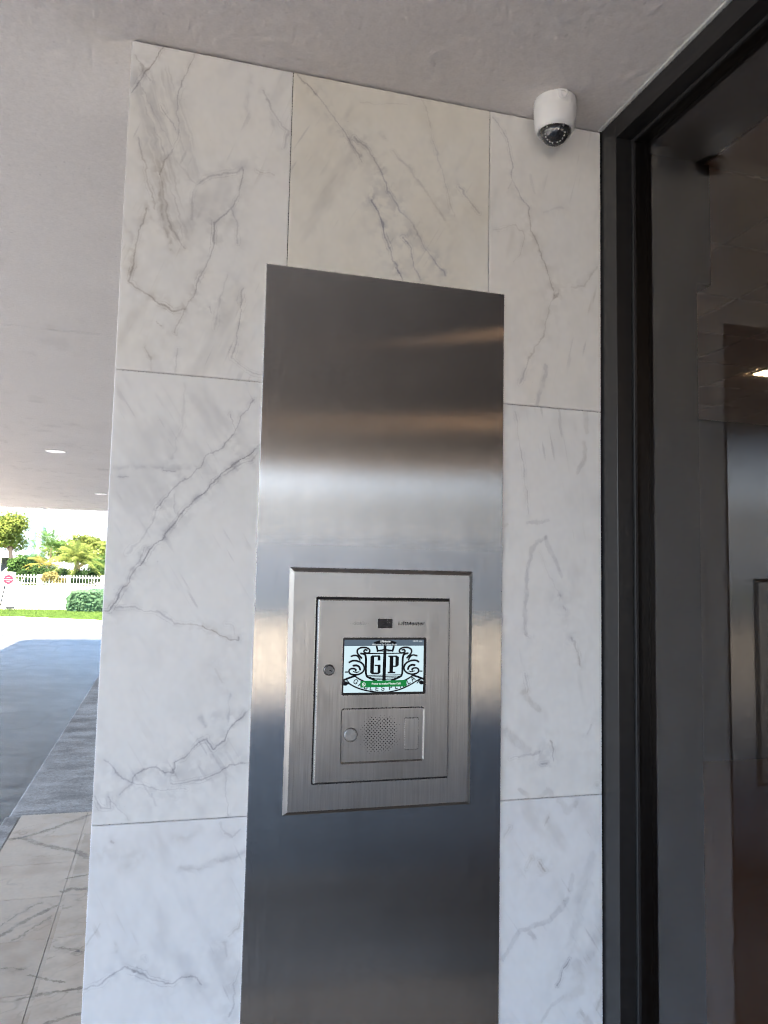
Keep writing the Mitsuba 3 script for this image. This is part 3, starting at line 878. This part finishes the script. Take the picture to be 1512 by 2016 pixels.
for a, b in zip(ys[1:], ys[:-1]):
    for c, d in zip(xs[:-1], xs[1:]):
        if a > .1 and c > -.3:
            continue
        if a < .13 and b > .1 and c > -.5:
            b2 = -.002
        else:
            b2 = b
        e = .0006 * float(rng.uniform(-1, 1))
        obj('floor_tile', cbox(c + .0012, d - .0012, a + .0012, b2 - .0012, -.014, 0 + e, .0012), M_FLOOR, wk)
obj('kerb_strip', cbox(-1.165, WX0 - .003, WY0, WY1, ZR - .05, -.004, .008), M_CONC, None, kind='structure')
obj('apron', cbox(-1.165, XR, -2.05, WY0 - .003, ZR - .05, -.006, .01), M_CONC, None, kind='structure')
obj('pavement', cbox(-1.15, 1.0, WY1 + .003, 17.0, ZR - .05, -.006, .012), M_CONC, None, kind='structure')
# building mass behind the marble wall, out of sight from the front
bl = thing('entrance_building', 'building behind the marble wall', 'building')
obj('wall', cbox(-.20, XG - .07, .41, 16.6, 0, ZC + .016), 'mat_render', bl)

# far kerb, lawn, retaining wall with railing
KL = [(-30, 26.9), (-9.0, 27.2), (-5.44, 26.5), (-2.08, 24.3), (1.0, 22.2), (6, 20.5), (30, 20)]
K = np.array(KL)
nrm = np.array([.42, .9])
v, f = [], []
prof = [(0, ZR - .02), (.0, ZR + .13), (.03, ZR + .15), (.34, ZR + .155)]
for p in K:
    for o, z in prof:
        v.append((p[0] + nrm[0] * o, p[1] + nrm[1] * o, z))
for i in range(len(K) - 1):
    for j in range(3):
        a = i * 4 + j
        f += [(a, a + 4, a + 5), (a, a + 5, a + 1)]
obj('far_kerb', trimesh.Trimesh(np.array(v), np.array(f), process=False), 'mat_kerb', None, kind='structure')
v, f = [], []
for p in K:
    v += [(p[0] + nrm[0] * .34, p[1] + nrm[1] * .34, ZR + .15), (p[0], 30.02, .10)]
for i in range(len(K) - 1):
    a = i * 2
    f += [(a, a + 2, a + 3), (a, a + 3, a + 1)]
obj('lawn', trimesh.Trimesh(np.array(v), np.array(f), process=False), 'leaf_grass', None, kind='structure')
k = 26000
gxs = rng.uniform(-7.2, -1.6, k)
ky0 = np.interp(gxs, K[:, 0], K[:, 1]) + .36
tt = rng.uniform(0, 1, k) ** 1.2
gy = ky0 + (29.95 - ky0) * tt
gzv = ZR + .15 + (.10 - ZR - .15) * tt
ang, hh = rng.uniform(0, 2 * np.pi, k), rng.uniform(.03, .085, k)
b0 = np.stack([gxs, gy, gzv], 1)
dv = np.stack([np.cos(ang), np.sin(ang), 0 * ang], 1) * .011
tip = b0 + np.stack([rng.normal(0, .025, k), rng.normal(0, .025, k), hh], 1)
tag(obj('grass', trimesh.Trimesh(np.stack([b0 - dv, b0 + dv, tip], 1).reshape(-1, 3), np.arange(3 * k).reshape(-1, 3), process=False), 'leaf_grass'), 'bright green grass below the white wall', 'grass', None, 'stuff')
obj('terrace', cbox(-90, 60, 30.2, 200, -.5, .98), 'mat_terrain', None, kind='structure')
rw = thing('retaining_wall', 'low white retaining wall across the road behind the lawn', 'wall')
obj('wall', cbox(-40, 20, 30.0, 30.25, -.2, 1.0), 'mat_white_wall', rw)
obj('coping', cbox(-40, 20, 29.96, 30.29, 1.0, 1.04, .008), 'mat_white_wall', rw)
rl = thing('picket_railing', 'white picket railing on top of the white retaining wall', 'railing')
obj('rail', cbox(-9, -1.2, 30.10, 30.14, 1.345, 1.385), 'mat_white_paint', rl)
obj('rail', cbox(-9, -1.2, 30.10, 30.14, 1.09, 1.125), 'mat_white_paint', rl)
x = -7.4
while x < -1.5:
    obj('picket', cbox(x - .015, x + .015, 30.085, 30.10, 1.065, 1.445, .003), 'mat_white_paint', rl)
    x += .109
for x in (-7.2, -4.78, -3.78, -2.52):
    obj('post', cbox(x - .065, x + .065, 30.06, 30.18, 1.04, 1.45, .006), 'mat_white_paint', rl)


# ---------------------------------------------------------------- plants
def blob(c, r, n, size, m, parent=None, name='foliage', lumps=9, seed=1, kind=None, flat_bottom=False):
    """Leaf clusters through a lumpy volume."""
    g = np.random.default_rng(seed)
    c, r = np.array(c, float), np.array(r, float)
    P, D = [], []
    for _ in range(lumps):
        o = g.normal(0, 1, 3)
        o = o / np.linalg.norm(o) * g.uniform(.25, .72)
        k = n // lumps
        d = g.normal(0, 1, (k, 3))
        d /= np.linalg.norm(d, axis=1, keepdims=True)
        q = o + d * (g.uniform(.2, .46) * g.uniform(.55, 1.0, (k, 1)))
        P.append(c + q * r)
        D.append(d + [0, 0, .5])
    return obj(name, leaves(np.vstack(P), np.vstack(D), size, .7, g), m, parent, kind=kind)


def fronds(c, n, length, droop, width, m, parent, seed, pairs=26, up=(.05, 1.35), name='crown'):
    g = np.random.default_rng(seed)
    V = []
    for i in range(n):
        az = i * 2.39996 + g.uniform(-.2, .2)
        el = up[0] + (up[1] - up[0]) * ((i + .5) / n) + g.uniform(-.12, .12)
        L = length * g.uniform(.85, 1.1) * (1 - .2 * max(el - .9, 0))
        dr_ = droop * (.3 + .7 * max(math.cos(el), 0))
        s = np.linspace(0, 1, 14)
        h = np.array([math.cos(az), math.sin(az), 0])
        rad = L * (np.cos(el) * s + .1 * s * s)
        z = L * (math.sin(el) * s - dr_ * s ** 2.2)
        spine = c + h * rad[:, None] + np.array([0, 0, 1]) * z[:, None]
        side = np.cross(h, [0, 0, 1])
        for t in np.linspace(.10, .99, pairs):
            b = np.array([np.interp(t, s, spine[:, k]) for k in range(3)])
            fwd = np.array([np.interp(min(t + .05, 1), s, spine[:, k]) for k in range(3)]) - b
            fwd /= np.linalg.norm(fwd) + 1e-9
            ll = width * (math.sin(math.pi * min(t * .9 + .1, 1)) ** .6 + .1) * g.uniform(.85, 1.15)
            for sg in (-1, 1):
                d = side * sg * .8 + fwd * .65 + np.array([0, 0, -.25 - .25 * g.uniform()])
                d /= np.linalg.norm(d)
                w = fwd * L * .012
                V.append((b - w, b + w, b + d * ll))
        for a, b in zip(spine[:-1], spine[1:]):
            w = side * L * .008
            V += [(a - w, a + w, b), (a + w, b + w, b)]
    V = np.array(V).reshape(-1, 3)
    return obj(name, trimesh.Trimesh(V, np.arange(len(V)).reshape(-1, 3), process=False), m, parent)


def palm(label, base, top, r0, r1, n, length, droop, width, m, seed, bark='mat_bark', up=(.0, 1.35), pairs=26, bend=.0):
    k = thing('palm_tree', label, 'palm tree')
    base, top = np.array(base, float), np.array(top, float)
    s = np.linspace(0, 1, 12)[:, None]
    pts = base + (top - base) * s + np.array([bend, 0, 0]) * np.sin(s * math.pi)
    obj('trunk', tube(pts, (r0 + (r1 - r0) * s[:, 0]) * (1 + .12 * np.sin(np.arange(12) * 2.6)), 10), bark, k, smooth=60)
    fronds(top, n, length, droop, width, m, k, seed, pairs, up)
    return k


palm('squat palm with arching yellow green fronds and a leaning brown trunk behind the railing', (-3.86, 31.4, .98), (-3.62, 31.4, 2.02), .075, .085, 38, 1.25, .62, .34, 'leaf_palm', 3, bend=.05, up=(.0, 1.40))
palm('second squat palm with drooping yellowish fronds left of the leaning trunk', (-4.95, 31.9, .98), (-4.9, 31.9, 1.75), .08, .10, 30, 1.05, .75, .30, 'leaf_palm_yellow', 5, up=(-.3, 1.1))
palm('tall coconut palm with blue green fronds in front of the sky', (-6.9, 46, .98), (-6.75, 46, 3.55), .05, .035, 18, 1.15, .75, .30, 'leaf_far_palm', 8, 'mat_pale_bark', up=(-.2, 1.35))
palm('small slim palm with few upright fronds left of the pole', (-8.75, 55, .98), (-8.65, 55, 3.1), .06, .045, 9, 1.0, .6, .20, 'leaf_far_palm', 11, 'mat_pale_bark', up=(.2, 1.4))
palm('wide palm whose pale green fronds show between the coconut palm and the squat palm', (-5.6, 38, .98), (-5.45, 38, 2.75), .05, .05, 26, 1.25, .5, .34, 'leaf_green', 14, 'mat_bark', up=(-.1, 1.3))

hd = thing('hedge', 'rounded clipped green hedge on the lawn against the white wall', 'hedge')
g = np.random.default_rng(21)
U = g.normal(0, 1, (9000, 3))
U /= np.abs(U).max(1, keepdims=True) ** .6 * np.linalg.norm(U, axis=1, keepdims=True) ** .4
hc, hr = np.array([-2.55, 29.2, .42]), np.array([1.12, .55, .50])
P = hc + U * hr * g.uniform(.9, 1.03, (9000, 1)) * (1 + .05 * (meshkit.noise(U * 3.1 + 4) - .5)[:, None])
obj('foliage', leaves(P, U + [0, -.3, .3], .12, .8, g), 'leaf_hedge', hd)
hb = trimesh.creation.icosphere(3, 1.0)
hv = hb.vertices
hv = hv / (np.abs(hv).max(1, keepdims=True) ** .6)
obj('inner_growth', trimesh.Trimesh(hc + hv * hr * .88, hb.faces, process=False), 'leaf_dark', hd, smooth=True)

vs = thing('variegated_shrub', 'cream and green variegated shrub growing through the picket railing', 'shrub')
blob((-4.28, 30.12, 1.33), (.62, .22, .34), 1500, .085, 'leaf_variegated', vs, lumps=14, seed=31)
gs = thing('shrub', 'dense dark green shrub behind the railing beside the round headed sign', 'shrub')
blob((-5.85, 32.2, 1.62), (.75, .5, .62), 4200, .11, 'leaf_green', gs, lumps=18, seed=33)
gs = thing('shrub', 'low green shrub filling the space right of the squat palm trunk', 'shrub')
blob((-2.6, 33.5, 1.7), (1.1, .6, .75), 4200, .12, 'leaf_green', gs, lumps=18, seed=35)
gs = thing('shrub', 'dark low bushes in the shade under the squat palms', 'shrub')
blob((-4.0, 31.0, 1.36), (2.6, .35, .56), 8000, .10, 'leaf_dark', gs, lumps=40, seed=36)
gs = thing('shrub', 'light green bush in the distance left of the squat palms', 'shrub')
blob((-6.6, 40, 2.1), (.9, .5, .5), 2500, .12, 'leaf_far_palm', gs, lumps=14, seed=38)


def tree(label, base, crown, r, n, size, m, seed, trunk_top, bark='mat_bark', lumps=26):
    k = thing('tree', label, 'tree')
    base, tp = np.array(base, float), np.array(trunk_top, float)
    g = np.random.default_rng(seed)
    parts = [tube([base, base * .5 + tp * .5 + [.05, 0, 0], tp], [.13, .10, .07], 8)]
    for _ in range(5):
        e = np.array(crown) + g.uniform(-.6, .6, 3) * np.array(r)
        parts.append(tube([tp - [0, 0, .2], tp * .5 + e * .5 + [0, 0, -.1], e], [.06, .04, .02], 6))
    obj('trunk', join(*parts), bark, k, smooth=60)
    blob(crown, r, n, size, m, k, 'crown', lumps, seed)


tree('bushy yellow green tree standing behind the railing at the left edge', (-6.62, 34.4, .98), (-7.25, 34.6, 3.35), (1.6, 1.1, 1.1), 10000, .13, 'leaf_tree', 41, (-6.65, 34.5, 2.6))
tree('broad green tree behind the squat palms', (-4.6, 42, .98), (-4.6, 42, 2.75), (1.9, 1.2, 1.0), 7000, .16, 'leaf_palm', 43, (-4.6, 42, 2.0))
tree('rounded green tree at the end of the railing beside the marble edge', (-2.0, 37, .98), (-2.2, 37, 2.35), (1.5, 1.0, .95), 7000, .15, 'leaf_palm', 45, (-2.0, 37, 1.8))

# sign, flood light, pole
sg = thing('road_sign', 'white square sign with a red do not enter disc on a thin dark post', 'sign')
obj('post', tube([(-5.98, 29.05, -.02), (-5.80, 29.05, 1.10)], .022, 10), 'mat_dark_metal', sg, smooth=60)
sx0, sz0 = -5.70, 1.27
obj('sign_plate', plate(Polygon(rrect(sx0 - .24, sx0 + .24, 1.02, 1.53, .03)), 29.0, 29.012), 'mat_white_paint', sg)
disc = Point(sx0, sz0 - .02).buffer(.165, quad_segs=12)
obj('red_disc', plate(disc.difference(sbox(sx0 - .125, sz0 - .040, sx0 + .125, sz0 + .000)), 28.996, 28.999), 'mat_sign_red', sg)
obj('lettering', join(*[trimesh.Trimesh(m.vertices, m.faces, process=False) for m in (words('DO NOT', .022, sx0, sz0 + .045, 28.9955, True, True), words('ENTER', .022, sx0, sz0 - .115, 28.9955, True, True))]), 'mat_white_paint', sg)
fl = thing('flood_light', 'small dark ground flood light on the lawn near the sign post', 'flood light')
obj('lamp_head', cbox(-5.70, -5.44, 28.85, 28.97, .19, .285, .01), 'mat_dark_metal', fl)
obj('stake', tube([(-5.57, 28.93, -.01), (-5.57, 28.93, .20)], .018, 8), 'mat_dark_metal', fl, smooth=60)
ul = thing('utility_pole', 'tall pale concrete pole standing behind the palms', 'utility pole')
obj('shaft', tube([(-7.05, 45, .9), (-6.98, 45, 12)], [.16, .10], 14), 'mat_pole', ul, smooth=60)

# far buildings
bt = thing('apartment_tower', 'tall pale blue grey apartment building behind the left tree', 'building')
BX0, BX1, BY = -24.0, -14.75, 90
obj('wall', cbox(BX0, BX1, BY, BY + 14, .9, 34), 'mat_building', bt)
for fl_ in range(11):
    z = 3.4 + fl_ * 3.0
    obj('balcony_slab', cbox(BX0, BX1 - .6, BY - 1.1, BY - .003, z - .12, z + .12), 'mat_white_wall', bt)
    for c in range(5):
        x = BX1 - 1.5 - c * 1.75
        obj('window', cbox(x - .55, x + .55, BY - .06, BY - .004, z + .35, z + 2.3), 'mat_window', bt)
cpk = thing('parking_deck', 'open white framed parking deck with dark bays behind the left tree', 'building')
obj('wall', cbox(-12, -7.2, 43, 46, .98, 2.25), 'mat_car', cpk)
obj('slab', cbox(-12, -7.1, 41.2, 43, 2.25, 2.42), 'mat_white_wall', cpk)
for x in (-9.2, -8.35, -7.55):
    obj('column', cbox(x - .09, x + .09, 41.3, 41.5, .98, 2.25), 'mat_white_wall', cpk)
obj('brace', tube([(-8.3, 41.4, 1.35), (-7.6, 41.4, 2.0)], .05, 6), 'mat_white_wall', cpk)
obj('parapet', cbox(-12, -7.1, 41.2, 41.4, .98, 1.3), 'mat_white_wall', cpk)
wb_ = thing('white_house', 'low white house wall glimpsed under the squat palm', 'house')
obj('wall', cbox(-4.2, -1.0, 44, 48, .98, 2.15), 'mat_white_wall', wb_)
obj('roof', cbox(-4.4, -.8, 43.8, 48.2, 2.15, 2.28), 'mat_white_paint', wb_)

# what the steel plate mirrors, behind the viewer
rb = thing('low_building', 'low beige building across the paved court, mirrored in the steel plate', 'building')
obj('wall', cbox(-40, 40, -36, -30, -.2, 5.3), 'mat_beige', rb)
obj('parapet', cbox(-40.2, 40.2, -36.2, -29.9, 5.3, 5.72), 'mat_white_wall', rb)
for c in range(16):
    obj('window', cbox(-37 + c * 5, -35.2 + c * 5, -29.998, -29.96, .9, 3.0), 'mat_window', rb)
